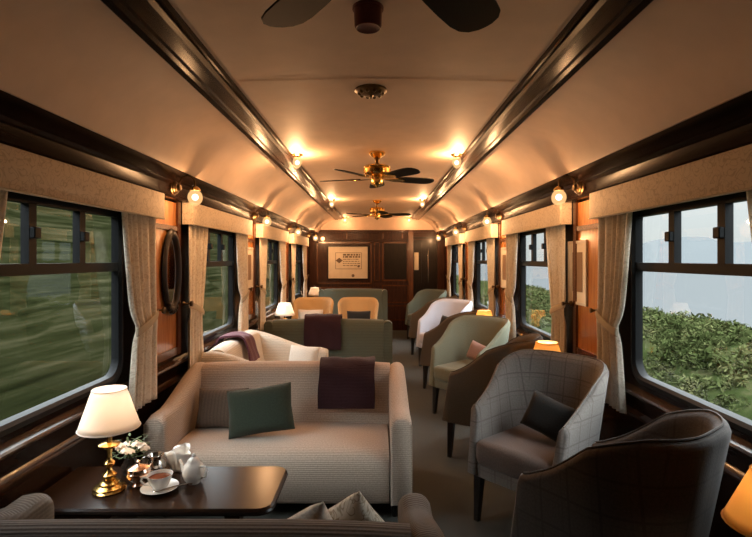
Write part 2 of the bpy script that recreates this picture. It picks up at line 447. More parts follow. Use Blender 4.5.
# ------------------------------------------------------------------ curtains and valances
ORD = ['nearest', 'second', 'third', 'fourth']
def make_curtain(s, ypier, ywin, label, mat, zb=.615):
    """ypier: the edge by the pier, ywin: the edge over the window at the top"""
    L = abs(ywin-ypier); d = 1 if ywin > ypier else -1
    nu, nv = 64, 40; zt, ztie = 1.74, 1.06
    t = thing('curtain', label, 'curtain', (s*1.284, ypier, 0), 0, 'window curtains')
    bm = B(); grid = []; uvs = {}
    for j in range(nv+1):
        z = zt + (zb-zt)*j/nv
        if z > ztie: f = (z-ztie)/(zt-ztie); wd = L*(.62+.38*(f**.6))
        else: f = (ztie-z)/(ztie-zb); wd = L*(.62+.16*f)
        pin = math.exp(-((z-ztie)/.06)**2)
        row = []
        for i2 in range(nu+1):
            u = i2/nu
            amp = .013*(1-.45*pin)*(1+.25*math.sin(9*u+1))
            x = -s*(amp*math.sin(2*PI*5.5*u*(.55+.45*u) + .5*math.sin(3*z)+1) - .012*pin*-1)
            y = d*(wd*u + .008*math.sin(2*PI*3*u))
            v = bm.verts.new((x, y, z)); row.append(v); uvs[v] = (u*L*1.3, z)
        grid.append(row)
    lay = bm.loops.layers.uv.new('UVMap')
    for a, b in zip(grid, grid[1:]):
        for i2 in range(nu):
            f = bm.faces.new((a[i2], a[i2+1], b[i2+1], b[i2]))
            for l in f.loops: l[lay].uv = uvs[l.vert]
    o = obj('curtain_panel', bm, mat, t, angle=180, keepuv=True)
    so = o.modifiers.new('thick', 'SOLIDIFY'); so.thickness = .004
    # tieback: a band round the gathered cloth, hooked to the pier
    bm = B(); rings = []
    wd = L*.62
    for k in range(17):
        a = PI*k/16
        y = d*(wd/2 - (wd/2+.012)*math.cos(a)); x = -s*(.020*math.sin(a)+.010); z = ztie + .05 - .075*(y*d+.01)/wd
        rings.append([(x*1.0-s*.003, y, z-.022), (x-s*.008, y, z), (x-s*.003, y, z+.022), (x+s*.002, y, z)])
    loft(bm, rings); obj('tieback', bm, 'lining', t)
    bm = B(); lathe(bm, [(.0, -.03), (.014, -.03), (.014, -.02), (.006, -.01), (.006, .02), (.018, .022), (.02, .035), (.0, .04)], (-s*.01, -d*.035, ztie+.06), 12, 'x'); obj('holdback', bm, 'dark_brass', t)
    return t
def side(s): return 'left' if s < 0 else 'right'
for s in (-1, 1):
    for k, yc in enumerate(WINY):
        v = thing('valance', '%s flat damask valance along the %s-hand windows, counted from the camera' % (ORD[k], side(s)), 'valance', (s*1.236, yc, 1.65), 0, 'window valances')
        hl = .80
        bm = B()
        xs = sorted((0, s*.02)); rbox(bm, (xs[0], -hl, 0), (xs[1], hl, .152), .006, 2)
        for e2 in (-hl, hl-.02): xr = sorted((s*.015, s*.075)); box(bm, (xr[0], e2, .004), (xr[1], e2+.02, .15))
        obj('pelmet_board', bm, 'valance', v)
        bm = B(); tube(bm, [(-s*.001, -hl, .004), (-s*.001, hl, .004)], .004, 6); obj('piping', bm, 'lining', v)
        mt = 'curtain' if s < 0 else 'curtain_backlit'
        make_curtain(s, yc-.77, yc-.36, 'damask curtain on the near side of the %s %s-hand window' % (ORD[k], side(s)), mt, .76 if (s < 0 and k == 0) else .615)
        make_curtain(s, yc+.77, yc+.40, 'damask curtain on the far side of the %s %s-hand window' % (ORD[k], side(s)), mt)

# ------------------------------------------------------------------ wall sconces, ceiling lights
def make_sconce():
    t = thing('wall_sconce', '', 'wall lamp')
    # local: wall at +x, globe towards -x
    bm = B(); lathe(bm, [(0, .0), (.05, .0), (.05, -.008), (.042, -.012), (.042, -.02), (.034, -.024), (.034, -.03), (.022, -.034), (.018, -.05), (0, -.055)], (.0, 0, 0), 24, 'x'); obj('backplate', bm, 'dark_brass', t)
    bm = B(); pts = []
    for k in range(17):
        a = PI*k/16; pts.append((-.04-.05*(1-math.cos(a)) , 0, .02+.055*math.sin(a)))
    pts = [(-.02, 0, 0), (-.038, 0, .008)] + pts + [(-.14, 0, .0)]
    tube(bm, pts, .0055, 8); obj('arm', bm, 'dark_brass', t)
    bm = B(); lathe(bm, [(0, .022), (.012, .02), (.03, .006), (.034, -.006), (.0, -.006)], (-.14, 0, -.012), 16); obj('globe_cap', bm, 'brass', t)
    bm = B(); n = 20; rings = []
    for k in range(11):
        a = PI*(.16+.84*k/10); r = .047*math.sin(a)*(1 if k < 10 else .02)
        rings.append([(-.14 + r*(1-.05*(i2 % 2))*math.cos(2*PI*i2/n), r*(1-.05*(i2 % 2))*math.sin(2*PI*i2/n), -.062+.05*math.cos(a)) for i2 in range(n)])
    loft(bm, rings); g = obj('glass_globe', bm, 'globe', t)
    bm = B(); bmesh.ops.create_uvsphere(bm, u_segments=12, v_segments=8, radius=.020, matrix=Matrix.Translation((-.14, 0, -.06))); obj('bulb', bm, 'filament', g)
    bulb_light(t, (-.14, 0, -.06), GLOBE_W*.4)
    return t
sc0 = make_sconce(); first = True
for s in (-1, 1):
    for k, yc in enumerate(PIERY[1:]):
        lb = '%s lit glass globe sconce on the %s-hand wall, counted from the camera' % (ORD[k], side(s))
        rz = 0 if s > 0 else PI
        if first: sc = sc0; sc.location = (s*1.282, yc+.0, 1.868); sc.rotation_euler = (0, 0, rz); sc['label'] = lb; sc['group'] = 'wall sconces'; first = False
        else:
            sc = dup(sc0, (s*1.282, yc, 1.868), rz, lb, 'wall sconces')
            if k:   # the farther lamps burn brighter
                for ch in sc.children:
                    if ch.type == 'LIGHT': ch.data = ch.data.copy(); ch.data.energy = GLOBE_W*1.15
def make_ceiling_light():
    t = thing('ceiling_light', '', 'ceiling light')
    bm = B(); lathe(bm, [(0, 0), (.045, 0), (.048, -.006), (.03, -.014), (.026, -.026), (0, -.026)], n=20); obj('ceiling_rose', bm, 'brass', t)
    bm = B(); lathe(bm, [(0, -.024), (.026, -.026), (.036, -.05), (.035, -.072), (.024, -.094), (.010, -.108), (.0, -.112)], n=20); g = obj('glass_globe', bm, 'globe', t)
    bm = B(); bmesh.ops.create_uvsphere(bm, u_segments=12, v_segments=8, radius=.017, matrix=Matrix.Translation((0, 0, -.066))); obj('bulb', bm, 'filament', g)
    bulb_light(t, (0, 0, -.085), GLOBE_W*.7)
    return t
cl0 = make_ceiling_light(); first = True
for s in (-1, 1):
    for k, y in enumerate((3.92, 6.9, 9.75)):
        lb = '%s lit pear-shaped ceiling lamp beside the %s-hand beam' % (['nearest', 'middle', 'farthest'][k], side(s))
        if first: cl0.location = (s*.625, y, 2.241); cl0['label'] = lb; cl0['group'] = 'ceiling lamps'; first = False
        else: dup(cl0, (s*.625, y, 2.241), 0, lb, 'ceiling lamps')
        if k == 2:   # the lamp by the end wall burns low
            for ch in [o for o in COL.objects if o.type == 'LIGHT' and o.parent and o.parent.get('label') == lb]: ch.data = ch.data.copy(); ch.data.energy = GLOBE_W*.2
t = thing('end_wall_lamp', 'small glowing red globe lamp at the upper left of the end wall', 'wall lamp', (-1.07, Y1, 1.82))
bm = B(); lathe(bm, [(0, 0), (.03, 0), (.03, -.02), (.01, -.03), (.01, -.05), (0, -.05)], (0, -.001, 0), 12, 'y'); obj('backplate', bm, 'dark_brass', t)
bm = B(); bmesh.ops.create_uvsphere(bm, u_segments=14, v_segments=10, radius=.038, matrix=Matrix.Translation((0, -.08, 0))); obj('glass_globe', bm, 'globe_hot', t)

# ------------------------------------------------------------------ ceiling fans, detector, vent
def make_fan():
    t = thing('ceiling_fan', '', 'ceiling fan')
    bm = B(); lathe(bm, [(0, 0), (.062, 0), (.066, -.012), (.05, -.03), (.03, -.045), (.022, -.05), (0, -.05)]); obj('ceiling_canopy', bm, 'brass', t)
    bm = B(); lathe(bm, [(.0, -.045), (.028, -.047), (.018, -.06), (.018, -.09), (.03, -.1), (0, -.1)]); obj('down_rod', bm, 'dark_brass', t)
    bm = B(); lathe(bm, [(0, -.095), (.05, -.097), (.095, -.108), (.105, -.118), (.098, -.128), (.11, -.138), (.105, -.165), (.085, -.178), (.06, -.185), (0, -.187)], n=32); obj('motor_housing', bm, 'brass', t)
    bm = B(); lathe(bm, [(0, -.185), (.045, -.187), (.05, -.2), (.044, -.21), (.05, -.225), (.045, -.25), (.02, -.262), (.008, -.275), (0, -.28)]); obj('switch_housing', bm, 'brass', t)
    for k in range(5):
        a = 2*PI*k/5; R = Matrix.Rotation(a, 4, 'Z') @ Matrix.Translation((0, 0, -.205)) @ Matrix.Rotation(math.radians(-11), 4, 'X')
        bm = B(); L = []
        pr = [(.15, .038), (.18, .050), (.25, .058), (.33, .064), (.40, .066), (.44, .060), (.465, .044), (.478, .020), (.480, .004)]
        rings = [[(x, -h, -.003), (x, h, -.003), (x, h, .003), (x, -h, .003)] for x, h in pr]
        loft(bm, rings); bmesh.ops.transform(bm, matrix=R, verts=bm.verts); o = obj('fan_blade', bm, 'blade', t)
        bm = B(); rings = [[(x, -h, -.009), (x, h, -.009), (x, h, -.003), (x, -h, -.003)] for x, h in ((.06, .012), (.10, .014), (.13, .03), (.16, .036), (.20, .028), (.23, .006))]
        loft(bm, rings); bmesh.ops.transform(bm, matrix=R, verts=bm.verts); obj('blade_iron', bm, 'brass', t)
    return t
fan = make_fan()
fan.location = (0, 3.9, 2.253); fan.rotation_euler = (0, 0, PI/2)
tag(fan, 'brass ceiling fan with five black blades, the one whole in view mid-ceiling', group='ceiling fans')
dup(fan, (0.0, 7.1, 2.253), math.radians(-6), 'far brass ceiling fan hanging close before the end wall')
dup(fan, (.01, .96, 2.253), math.radians(54), 'overhead ceiling fan of which only black blade tips show at the top edge')
t = thing('smoke_detector', 'dull red cylindrical smoke detector under the cream ceiling', 'smoke detector', (-.03, 1.66, 2.255))
bm = B(); lathe(bm, [(0, 0), (.052, 0), (.052, -.008), (0, -.008)]); obj('mounting_plate', bm, 'red_plastic', t)
bm = B(); lathe(bm, [(0, -.006), (.047, -.007), (.045, -.062), (.04, -.07), (.034, -.066), (.0, -.062)]); obj('detector_body', bm, 'red_plastic', t)
t = thing('ceiling_vent', 'round dark pierced boss with a pointed tip on the ceiling', 'ceiling boss', (-.03, 2.46, 2.2545))
bm = B(); lathe(bm, [(0, 0), (.078, 0), (.08, -.008), (.068, -.016), (.05, -.024), (.03, -.03), (0, -.031)], n=28); obj('rose_plate', bm, 'dark_brass', t)
bm = B(); lathe(bm, [(0, -.029), (.014, -.03), (.008, -.038), (.003, -.046), (0, -.047)], n=12); obj('boss_tip', bm, 'dark_brass', t)
for k in range(10):
    a = 2*PI*k/10; bm = B()
    bmesh.ops.create_uvsphere(bm, u_segments=8, v_segments=6, radius=.011, matrix=Matrix.Translation((.055*math.cos(a), .055*math.sin(a), -.02))); obj('petal_stud', bm, 'dark_brass', t)

# ------------------------------------------------------------------ sofas
def rsec(x0, x1, z0, z1, r, n=4):
    """closed rounded section in (x,z): round top, square foot"""
    r = min(r, abs(x1-x0)/2*.98)
    pts = [(x0, z0), (x1, z0)]
    for cx, a0 in ((x1-r, 0), (x0+r, PI/2)):
        for k in range(n+1):
            a = a0+PI/2*k/n; pts.append((cx+r*math.cos(a), z1-r+r*math.sin(a)))
    return pts
def make_sofa(name, W, D, H, mat, seat_mat=None, label='', cat='sofa', hz=.585, group=None):
    """faces -y; origin on the floor under the middle"""
    t = thing(name, label, cat, group=group)
    hw, hd = W/2, D/2; at = .105
    # arms: top falls in a scoop from back to front and flares out
    for s in (-1, 1):
        bm = B(); rings = []
        for k in range(15):
            u = k/14; y = hd-.015 - (D-.03)*u
            f = u*u*(3-2*u)
            zt = H-.01 - (H-hz)*min(1, f*1.15)
            xo = hw-.006 + .006*f; th = at + .01*f
            if k == 0: zt -= .012; th -= .01
            if k == 14: zt -= .015
            sec = rsec(s*(xo-th), s*xo, .085, zt, .05) if s > 0 else [(-x, z) for x, z in rsec(xo-th, xo, .085, zt, .05)]
            rings.append([(x, y, z) for x, z in sec])
        last = rings[-1]; cx = sum(p[0] for p in last)/len(last); cz = (max(p[2] for p in last)+.085)/2
        rings.append([(cx+(p[0]-cx)*.82, p[1]-.014, cz+(p[2]-cz)*.965) for p in last])
        loft(bm, rings); obj('arm', bm, mat, t, angle=60)
    iw = hw - at - .028
    # back
    bm = B(); rings = []
    for k in range(13):
        x = -iw-.03 + (2*iw+.06)*k/12
        e3 = abs(k/6-1); zt = H - .012*e3**4
        y1, y0 = hd, hd-.15
        prof = [(y0-.10, .30), (y0-.085, .40), (y0-.055, .52), (y0-.03, zt-.08), (y0-.012, zt-.03), (y0+.02, zt-.006), (y0+.06, zt), (y1-.03, zt-.012), (y1-.005, zt-.05), (y1, zt-.12), (y1, .12), (y0-.08, .12)]
        rings.append([(x, y, z) for y, z in prof])
    loft(bm, rings); obj('backrest', bm, mat, t, angle=60)
    # seat: soft front edge running down into the apron
    bm = B(); rings = []
    for k in range(13):
        x = -iw-.01 + (2*iw+.02)*k/12; e3 = abs(k/6-1); cr = .012*(1-e3**4)
        f = -hd+.02
        prof = [(hd-.16, .355+cr), (hd-.3, .365+cr), (f+.16, .372+cr), (f+.07, .365+cr), (f+.025, .345+cr), (f+.004, .31), (f, .26), (f+.004, .10), (f+.02, .085), (hd-.16, .085)]
        rings.append([(x, y, z) for y, z in prof])
    loft(bm, rings); obj('seat', bm, seat_mat or mat, t, angle=60)
    # piping along the arm fronts and feet
    for s in (-1, 1):
        bm = B(); x = s*(hw-.005); tube(bm, [(x, -hd+.012, .1), (x+s*.002, -hd+.008, .3), (x, -hd+.006, hz-.06)], .004, 6); obj('piping', bm, mat, t)
        for y in (-hd+.08, hd-.08):
            bm = B(); lathe(bm, [(0, 0), (.018, 0), (.026, .09), (0, .09)], (s*(hw-.09), y, 0), 10); obj('foot', bm, 'rubber', t)
    return t
SW, SD = 1.45, .76; SX = -.535
sofa = make_sofa('sofa', SW, SD, .735, 'beige', label='large beige ribbed two-seat sofa facing the camera behind the tea table', group=None)
sofa.location = (SX, 2.69+SD/2, 0)
s2 = make_sofa('sofa', 1.47, .62, .735, 'taupe', label='dark taupe ribbed sofa in the foreground seen from behind at the bottom edge', hz=.60)
s2.location = (-.545, 1.20+.31, 0); s2.rotation_euler = (0, 0, PI)
s3 = make_sofa('sofa', 1.22, .80, .77, 'cream', label='cream sofa with its back to the window, facing the aisle', hz=.60)
s3.location = (-.86, 4.15, 0); s3.rotation_euler = (0, 0, PI/2)
s4 = make_sofa('sofa', SW-.03, .72, .76, 'green_sofa', label='dark green ribbed sofa seen from behind with a plum throw on it', hz=.62)
s4.location = (SX, 5.45+.36, 0); s4.rotation_euler = (0, 0, PI)
s5 = make_sofa('sofa', 1.22, .72, .90, 'green_sofa', label='farthest sofa, grey-green with a high back, just before the end wall', hz=.66)
s5.location = (-.42, 8.75+.36, 0); s5.rotation_euler = (0, 0, PI)

# ------------------------------------------------------------------ tub armchairs
def make_tub(name, outer, inner, seat_m, label, H=.865, hz=.63):
    t = thing(name, label, 'armchair')
    a, fy, by, R, th = .268, -.285, .265, .205, .056
    path = []    # (x, y, nx, ny, u)
    n1, n2, n3 = 10, 9, 7
    segs = []
    for k in range(n1): segs.append((-a, fy + (by-R-fy)*k/n1, -1, 0))
    for k in range(n2):
        g = PI - PI/2*k/n2; segs.append((-a+R+R*math.cos(g), by-R+R*math.sin(g), math.cos(g), math.sin(g)))
    for k in range(n3): segs.append((-a+R + (2*a-2*R)*k/n3, by, 0, 1))
    for k in range(n2):
        g = PI/2 - PI/2*k/n2; segs.append((a-R+R*math.cos(g), by-R+R*math.sin(g), math.cos(g), math.sin(g)))
    for k in range(n1+1): segs.append((a, by-R - (by-R-fy)*k/n1, 1, 0))
    acc = [0]
    for p, q in zip(segs, segs[1:]): acc.append(acc[-1]+math.hypot(q[0]-p[0], q[1]-p[1]))
    rings = []
    for idx, (x, y, nx, ny) in enumerate(segs):
        u = (y-fy)/(by-fy)            # 0 tip .. 1 back
        wq = abs(2*acc[idx]/acc[-1]-1)   # 0 middle of the back .. 1 tip
        v = min(1, max(0, (.97-wq)/.66)); f = v*v*(3-2*v)*.6+v*.4
        zt = hz + (H-hz)*f - (.012*(1-u*8) if u < .125 else 0)
        z0 = .26
        fl = .055 + .03*f
        ring = []
        prof = [(-th/2, z0), (th/2, z0), (th/2, (z0+zt)/2), (th/2, zt-.03), (th/2-.012, zt-.008), (th/2-.03, zt), (-th/2+.018, zt-.005), (-th/2+.004, zt-.02), (-th/2, zt-.05), (-th/2, (z0+zt)/2)]
        for o2, z in prof:
            q = o2 + fl*(z-z0)/(H-z0) - .02
            ring.append((x+nx*q, y+ny*q + (.03*u + .12*max(0, 1-u*1.6))*(z-z0)/(H-z0), z))
        rings.append(ring)
    def tip(r, d):
        cx = sum(p[0] for p in r)/len(r); cz = sum(p[2] for p in r)/len(r)
        return [(cx+(p[0]-cx)*.7, p[1]-d, cz+(p[2]-cz)*.97) for p in r]
    rings = [tip(rings[0], .012)] + rings + [tip(rings[-1], .012)]
    bm = B(); loft(bm, rings); sh = obj('shell', bm, outer, t, angle=60)
    if inner != outer:
        me = sh.data; me.materials.append(M[inner])
        for p in me.polygons:
            c = p.center
            # inside faces look towards the seat
            d = Vector((c.x, c.y-.0, 0)); nn = Vector((p.normal.x, p.normal.y, 0))
            if nn.length > .3 and nn.dot(d) < 0 and not (c.y < fy): p.material_index = 1
    bm = B(); pts = [(r[5][0], r[5][1], r[5][2]+.002) for r in rings[1:-1]]; tube(bm, pts, .0045, 6); obj('piping', bm, outer, t)
    # seat cushion
    bm = B(); rbox(bm, (-a+.03, fy-.005, .31), (a-.03, by-.02, .45), .045, 4); obj('seat_cushion', bm, seat_m, t, angle=60)
    bm = B(); rbox(bm, (-a+.01, fy+.015, .245), (a-.01, by-.02, .325), .015, 2); obj('seat_frame', bm, outer, t)
    for sx2 in (-1, 1):
        for yy, lean in ((fy+.05, -.01), (by-.06, .05)):
            bm = B(); rings = []
            for z, q, h in ((.0, 1, .014), (.25, 0, .024)):
                cx, cy = sx2*(a-.035+.01*q), yy+lean*q
                rings.append([(cx-h, cy-h, z), (cx+h, cy-h, z), (cx+h, cy+h, z), (cx-h, cy+h, z)])
            loft(bm, rings); obj('leg', bm, 'rubber', t)
    return t
def face(dx, dy): return math.atan2(dx, -dy)   # rotation that turns local -y to (dx,dy)
A1_ = face(-.61, .79); A_ = face(-.85, .53); B_ = face(-.75, -.66)
chairs = [  # x, y, rot, outer, inner, seat, label
 (.875, 1.87, A1_, 'dark_plaid', 'dark_plaid', 'seat_grey', 'dark grey tub armchair in the right foreground, seen from behind'),
 (.865, 2.70, B_, 'grey_plaid', 'grey_plaid', 'seat_grey', 'grey checked tub armchair facing the camera with a black cushion'),
 (.835, 3.66, A_, 'brown_chair', 'brown_chair', 'brown_chair', 'dark brown tub armchair turned away, beyond the grey checked one'),
 (.85, 4.58, B_, 'green_chair', 'green_chair', 'green_chair', 'sage green tub armchair facing the camera with a pink cushion'),
 (.835, 5.56, A_, 'brown_chair', 'brown_chair', 'brown_chair', 'brown tub armchair turned away, right behind the sage green one'),
 (.89, 6.60, B_, 'lilac_chair', 'lilac_chair', 'lilac_chair', 'pale lilac tub armchair facing the camera by the right-hand windows'),
 (.835, 7.50, A_, 'brown_chair', 'brown_chair', 'brown_chair', 'far brown tub armchair turned away, behind the pale lilac one'),
 (.87, 8.85, B_, 'green_dark', 'green_dark', 'green_dark', 'farthest tub armchair, green, near the dark corridor door'),
]
proto = make_tub('armchair', 'dark_plaid', 'dark_plaid', 'seat_grey', 'x')
CH = []
for k, (x, y, r, ou, inn, se, lb) in enumerate(chairs):
    c = proto if k == 0 else dup(proto, (x, y, 0), r, lb)
    c.location = (x, y, 0); c.rotation_euler = (0, 0, r); c['label'] = lb; c['group'] = 'tub armchairs along the right-hand wall'
    if k: paint(c, ('shell', 'piping', 'seat_frame'), ou); paint(c, ('seat_cushion',), se)
    if k == 0: c.scale = (.93, .93, 1)
    CH.append(c)
TAN = []
for k, (x, lb) in enumerate(((-.95, 'left one of the two tan armchairs side by side, cream cushion on it'), (-.28, 'right one of the two tan armchairs side by side, black cushion on it'))):
    c = dup(proto, (x, 7.35, 0), 0, lb, 'tan armchairs'); c.scale = (.90, .95, .96)
    paint(c, ('shell', 'piping', 'seat_frame', 'seat_cushion'), 'tan'); TAN.append(c)

# ------------------------------------------------------------------ cushions and throws
def cushion(mat, loc, size, rot, label, thick=.11, group=None):
    """pillow standing in local xz plane"""
    bm = B(); n = 14; sx3, sz3 = size[0]/2, size[1]/2
    front, back = [], []
    for sgn, lst in ((-1, front), (1, back)):
        for j in range(n+1):
            row = []
            for i2 in range(n+1):
                u, v = 2*i2/n-1, 2*j/n-1
                d = ((1-u**4)*(1-v**4))**.5
                pinch = 1 - .05*(1-abs(u))*abs(v)**2 - .0*abs(u)
                pin2 = 1 - .05*(1-abs(v))*abs(u)**2
                row.append(bm.verts.new((u*sx3*pin2, sgn*(.004+thick/2*d), v*sz3*pinch)))
            lst.append(row)
    for lst, fl in ((front, 0), (back, 1)):
        for j in range(n):
            for i2 in range(n):
                q = [lst[j][i2], lst[j][i2+1], lst[j+1][i2+1], lst[j+1][i2]]
                bm.faces.new(q if not fl else q[::-1])
    rim = lambda L: [L[0][i2] for i2 in range(n)] + [L[j][n] for j in range(n)] + [L[n][i2] for i2 in range(n, 0, -1)] + [L[j][0] for j in range(n, 0, -1)]
    a, b = rim(front), rim(back)
    for i2 in range(len(a)):
        j = (i2+1) % len(a); bm.faces.new((a[i2], b[i2], b[j], a[j]))
    t = obj('cushion', bm, mat, angle=50)
    t.location = loc; t.rotation_euler = rot
    tag(t, label, 'cushion', group)
    return t
R_ = math.radians
cushion('green_cush', (-.70, 3.04, .52), (.38, .27), (R_(-22), R_(-7), R_(6)), 'green tweed cushion leaning on the beige sofa back')
cushion('brown_cush', (-.965, 3.12, .49), (.32, .24), (R_(-20), R_(-2), R_(-5)), 'taupe striped cushion in the left corner of the beige sofa')
cushion('white_cush', (-.215, 1.48, .575), (.22, .21), (R_(18), R_(-26), R_(8)), 'plain white cushion peeping over the foreground sofa back', .08)
cushion('leaf_cush', (-.08, 1.49, .565), (.19, .19), (R_(18), R_(-34), R_(-6)), 'leaf-printed cushion peeping over the foreground sofa by its arm', .08)
cushion('white_cush', (-.66, 4.50, .50), (.30, .28), (R_(-15), 0, R_(-25)), 'white cushion leaning on the far arm of the cream sofa', .1)
cushion('black_cush', (.97, 2.72, .565), (.25, .20), (R_(-22), R_(16), B_+.1), 'black cushion on the grey checked armchair', .1)
cushion('pink_cush', (.94, 4.62, .555), (.21, .17), (R_(-18), R_(14), B_), 'dusty pink cushion on the sage green armchair', .09)
cushion('black_cush', (.95, 6.66, .555), (.24, .19), (R_(-18), R_(8), B_), 'charcoal cushion on the pale lilac armchair', .09)
cushion('pink_cush', (.98, 8.9, .555), (.22, .18), (R_(-18), R_(8), B_), 'dusty pink cushion on the farthest green armchair', .09)
cushion('white_cush', (-.95, 7.26, .54), (.36, .28), (R_(-14), 0, 0), 'cream cushion on the left tan armchair', .1)
cushion('black_cush', (-.26, 7.26, .53), (.34, .26), (R_(-14), 0, 0), 'black cushion on the right tan armchair', .1)

from mathutils.bvhtree import BVHTree
def tree_of(root, dg=None):
    vs, fs = [], []
    st = [root]
    while st:
        o = st.pop(); st.extend(o.children)
        if o.type != 'MESH': continue
        b = len(vs); mw = o.matrix_world
        vs.extend(mw @ v.co for v in o.data.vertices); fs.extend([b+i2 for i2 in p.vertices] for p in o.data.polygons)
    return BVHTree.FromPolygons(vs, fs)
def settle(o, others, d, step=.005, most=60):
    """slide a soft thing off what it leans on until they only touch"""
    bpy.context.view_layer.update()
    ts = [tree_of(x) for x in others]; d = Vector(d).normalized()
    for k in range(most):
        t = tree_of(o)
        if not any(t.overlap(q) for q in ts): break
        o.location = o.location + d*step; bpy.context.view_layer.update()
    return k
def throw(path, width, mat, label, origin, rz=0, nw=10):
    """folded blanket that follows a (y,z) path, width along x"""
    bm = B(); rings = []
    th = .014
    P = [Vector((0, y, z)) for y, z in path]
    Q = []
    for i2 in range(len(P)-1):
        for k in range(4): Q.append(P[i2].lerp(P[i2+1], k/4))
    Q.append(P[-1])
    for _ in range(2):
        Q = [Q[0]] + [(Q[k-1]+Q[k]*2+Q[k+1])/4 for k in range(1, len(Q)-1)] + [Q[-1]]
    N = len(Q); norm = []
    for k in range(N):
        d = (Q[min(k+1, N-1)]-Q[max(k-1, 0)]).normalized(); norm.append(Vector((0, -d.z, d.y)))
    for k in range(N):
        ring = []
        for side_ in (1, 0):
            rng = range(nw+1) if side_ else range(nw, -1, -1)
            for j in range(nw+1):
                jj = j if side_ else nw-j
                u = jj/nw-.5
                wv = .004*math.sin(5*u*PI+.3*k) + .003*math.sin(k*.9+u*4)
                off = norm[k]*((th if side_ else 0)+wv+.004)
                ring.append((u*width*(1+.015*math.sin(k*.5)), Q[k].y+off.y, Q[k].z+off.z))
        rings.append(ring)
    loft(bm, rings)
    t = obj('throw', bm, mat, angle=50); t.location = origin; t.rotation_euler = (0, 0, rz)
    return tag(t, label, 'throw')
# over the beige sofa back (front hang shown), local y towards the back
throw([(0,0), (.105, .47), (.13, .58), (.165, .66), (.20, .715), (.26, .742), (.34, .738), (.385, .70), (.392, .60), (.392, .5)][1:], .36, 'purple', 'plum wool throw folded over the beige sofa back', (-.195, 3.07, 0))
throw([(-.385, .44), (-.385, .62), (-.385, .73), (-.36, .79), (-.27, .795), (-.16, .775), (-.135, .69), (-.11, .58)], .40, 'purple', 'dark plum throw hanging over the back of the green sofa', (-.59, 5.81, 0))
throw([(.155, .58), (.18, .68), (.205, .768), (.26, .79), (.36, .788), (.422, .765), (.428, .70), (.428, .58)], .24, 'plum_light', 'plum striped throw over the cream sofa by the window', (-.86, 4.12, 0), PI/2)

cu = {o['label']: o for o in COL.objects if o.name.split('.')[0] == 'cushion'}
def cs(start): return [o for l, o in cu.items() if l.startswith(start)][0]
settle(cs('taupe'), [sofa], (.1, -1, .12)); settle(cs('green tweed'), [sofa, cs('taupe')], (.15, -1, .12))
settle(cs('plain white'), [s2], (-.1, 1, 0)); settle(cs('leaf'), [s2, cs('plain white')], (0, 1, 0))
settle(cs('white cushion leaning'), [s3], (.1, -1, .15))
fB = (-.75, -.66, .15)
settle(cs('black cushion on the grey'), [CH[1]], fB); settle(cs('dusty pink cushion on the sage'), [CH[3]], fB)
settle(cs('charcoal'), [CH[5]], fB); settle(cs('dusty pink cushion on the far'), [CH[7]], fB)
settle(cs('cream cushion'), [TAN[0]], (0, -1, .15)); settle(cs('black cushion on the right'), [TAN[1]], (0, -1, .15))

# ------------------------------------------------------------------ tables and lamps
def make_table(name, label, W, D, H, rz, loc, group=None):
    """top runs from the wall (local x=0) to x=W; pedestal leg near the aisle end"""
    t = thing(name, label, 'table', loc, rz, group)
    bm = B(); rings = []
    def outline(ins):
        r = .055-ins; pts = [(0, -D/2+ins), ]
        for cx, cy, a0 in ((W-.055, -D/2+.055, -PI/2), (W-.055, D/2-.055, 0)):
            for k in range(7):
                a = a0+PI/2*k/6; pts.append((cx+r*math.cos(a), cy+r*math.sin(a)))
        pts.append((0, D/2-ins)); return pts
    for ins, z in ((.012, H-.03), (.0, H-.024), (0, H-.008), (.008, H)): rings.append([(x, y, z) for x, y in outline(ins)])
    loft(bm, rings); obj('table_top', bm, 'table', t, angle=30)
    bm = B(); pts = []
    o = outline(.004); tube(bm, [(x, y, H-.016) for x, y in o], .008, 6); obj('edge_moulding', bm, 'black_wood', t)
    bm = B(); box(bm, (W-.22, -.03, .02), (W-.16, .03, H-.03)); obj('leg', bm, 'black_wood', t)
    bm = B(); rbox(bm, (W-.30, -.14, 0), (W-.08, .14, .03), .01); obj('foot', bm, 'black_wood', t)
    return t
make_table('tea_table', 'dark polished tea table with rounded end before the beige sofa', .93, .39, .50, 0, (-1.32, 2.03, 0))
make_table('side_table', 'dark table between the green sofa and the tan armchairs', .80, .40, .50, 0, (-1.32, 6.6, 0))
make_table('side_table', 'dark table at the left by the end wall', .55, .36, .50, 0, (-1.32, 9.66, 0))
for k, (y, W_, D_, H_) in enumerate(((1.06, .62, .34, .45), (3.15, .34, .20, .45), (5.08, .34, .20, .45))):
    make_table('side_table', ['dark lamp table at the right edge beside the foreground armchair', 'dark lamp table behind the grey checked armchair', 'dark lamp table behind the sage green armchair'][k], W_, D_, H_, PI, (1.32, y, 0), 'lamp tables along the right-hand wall')
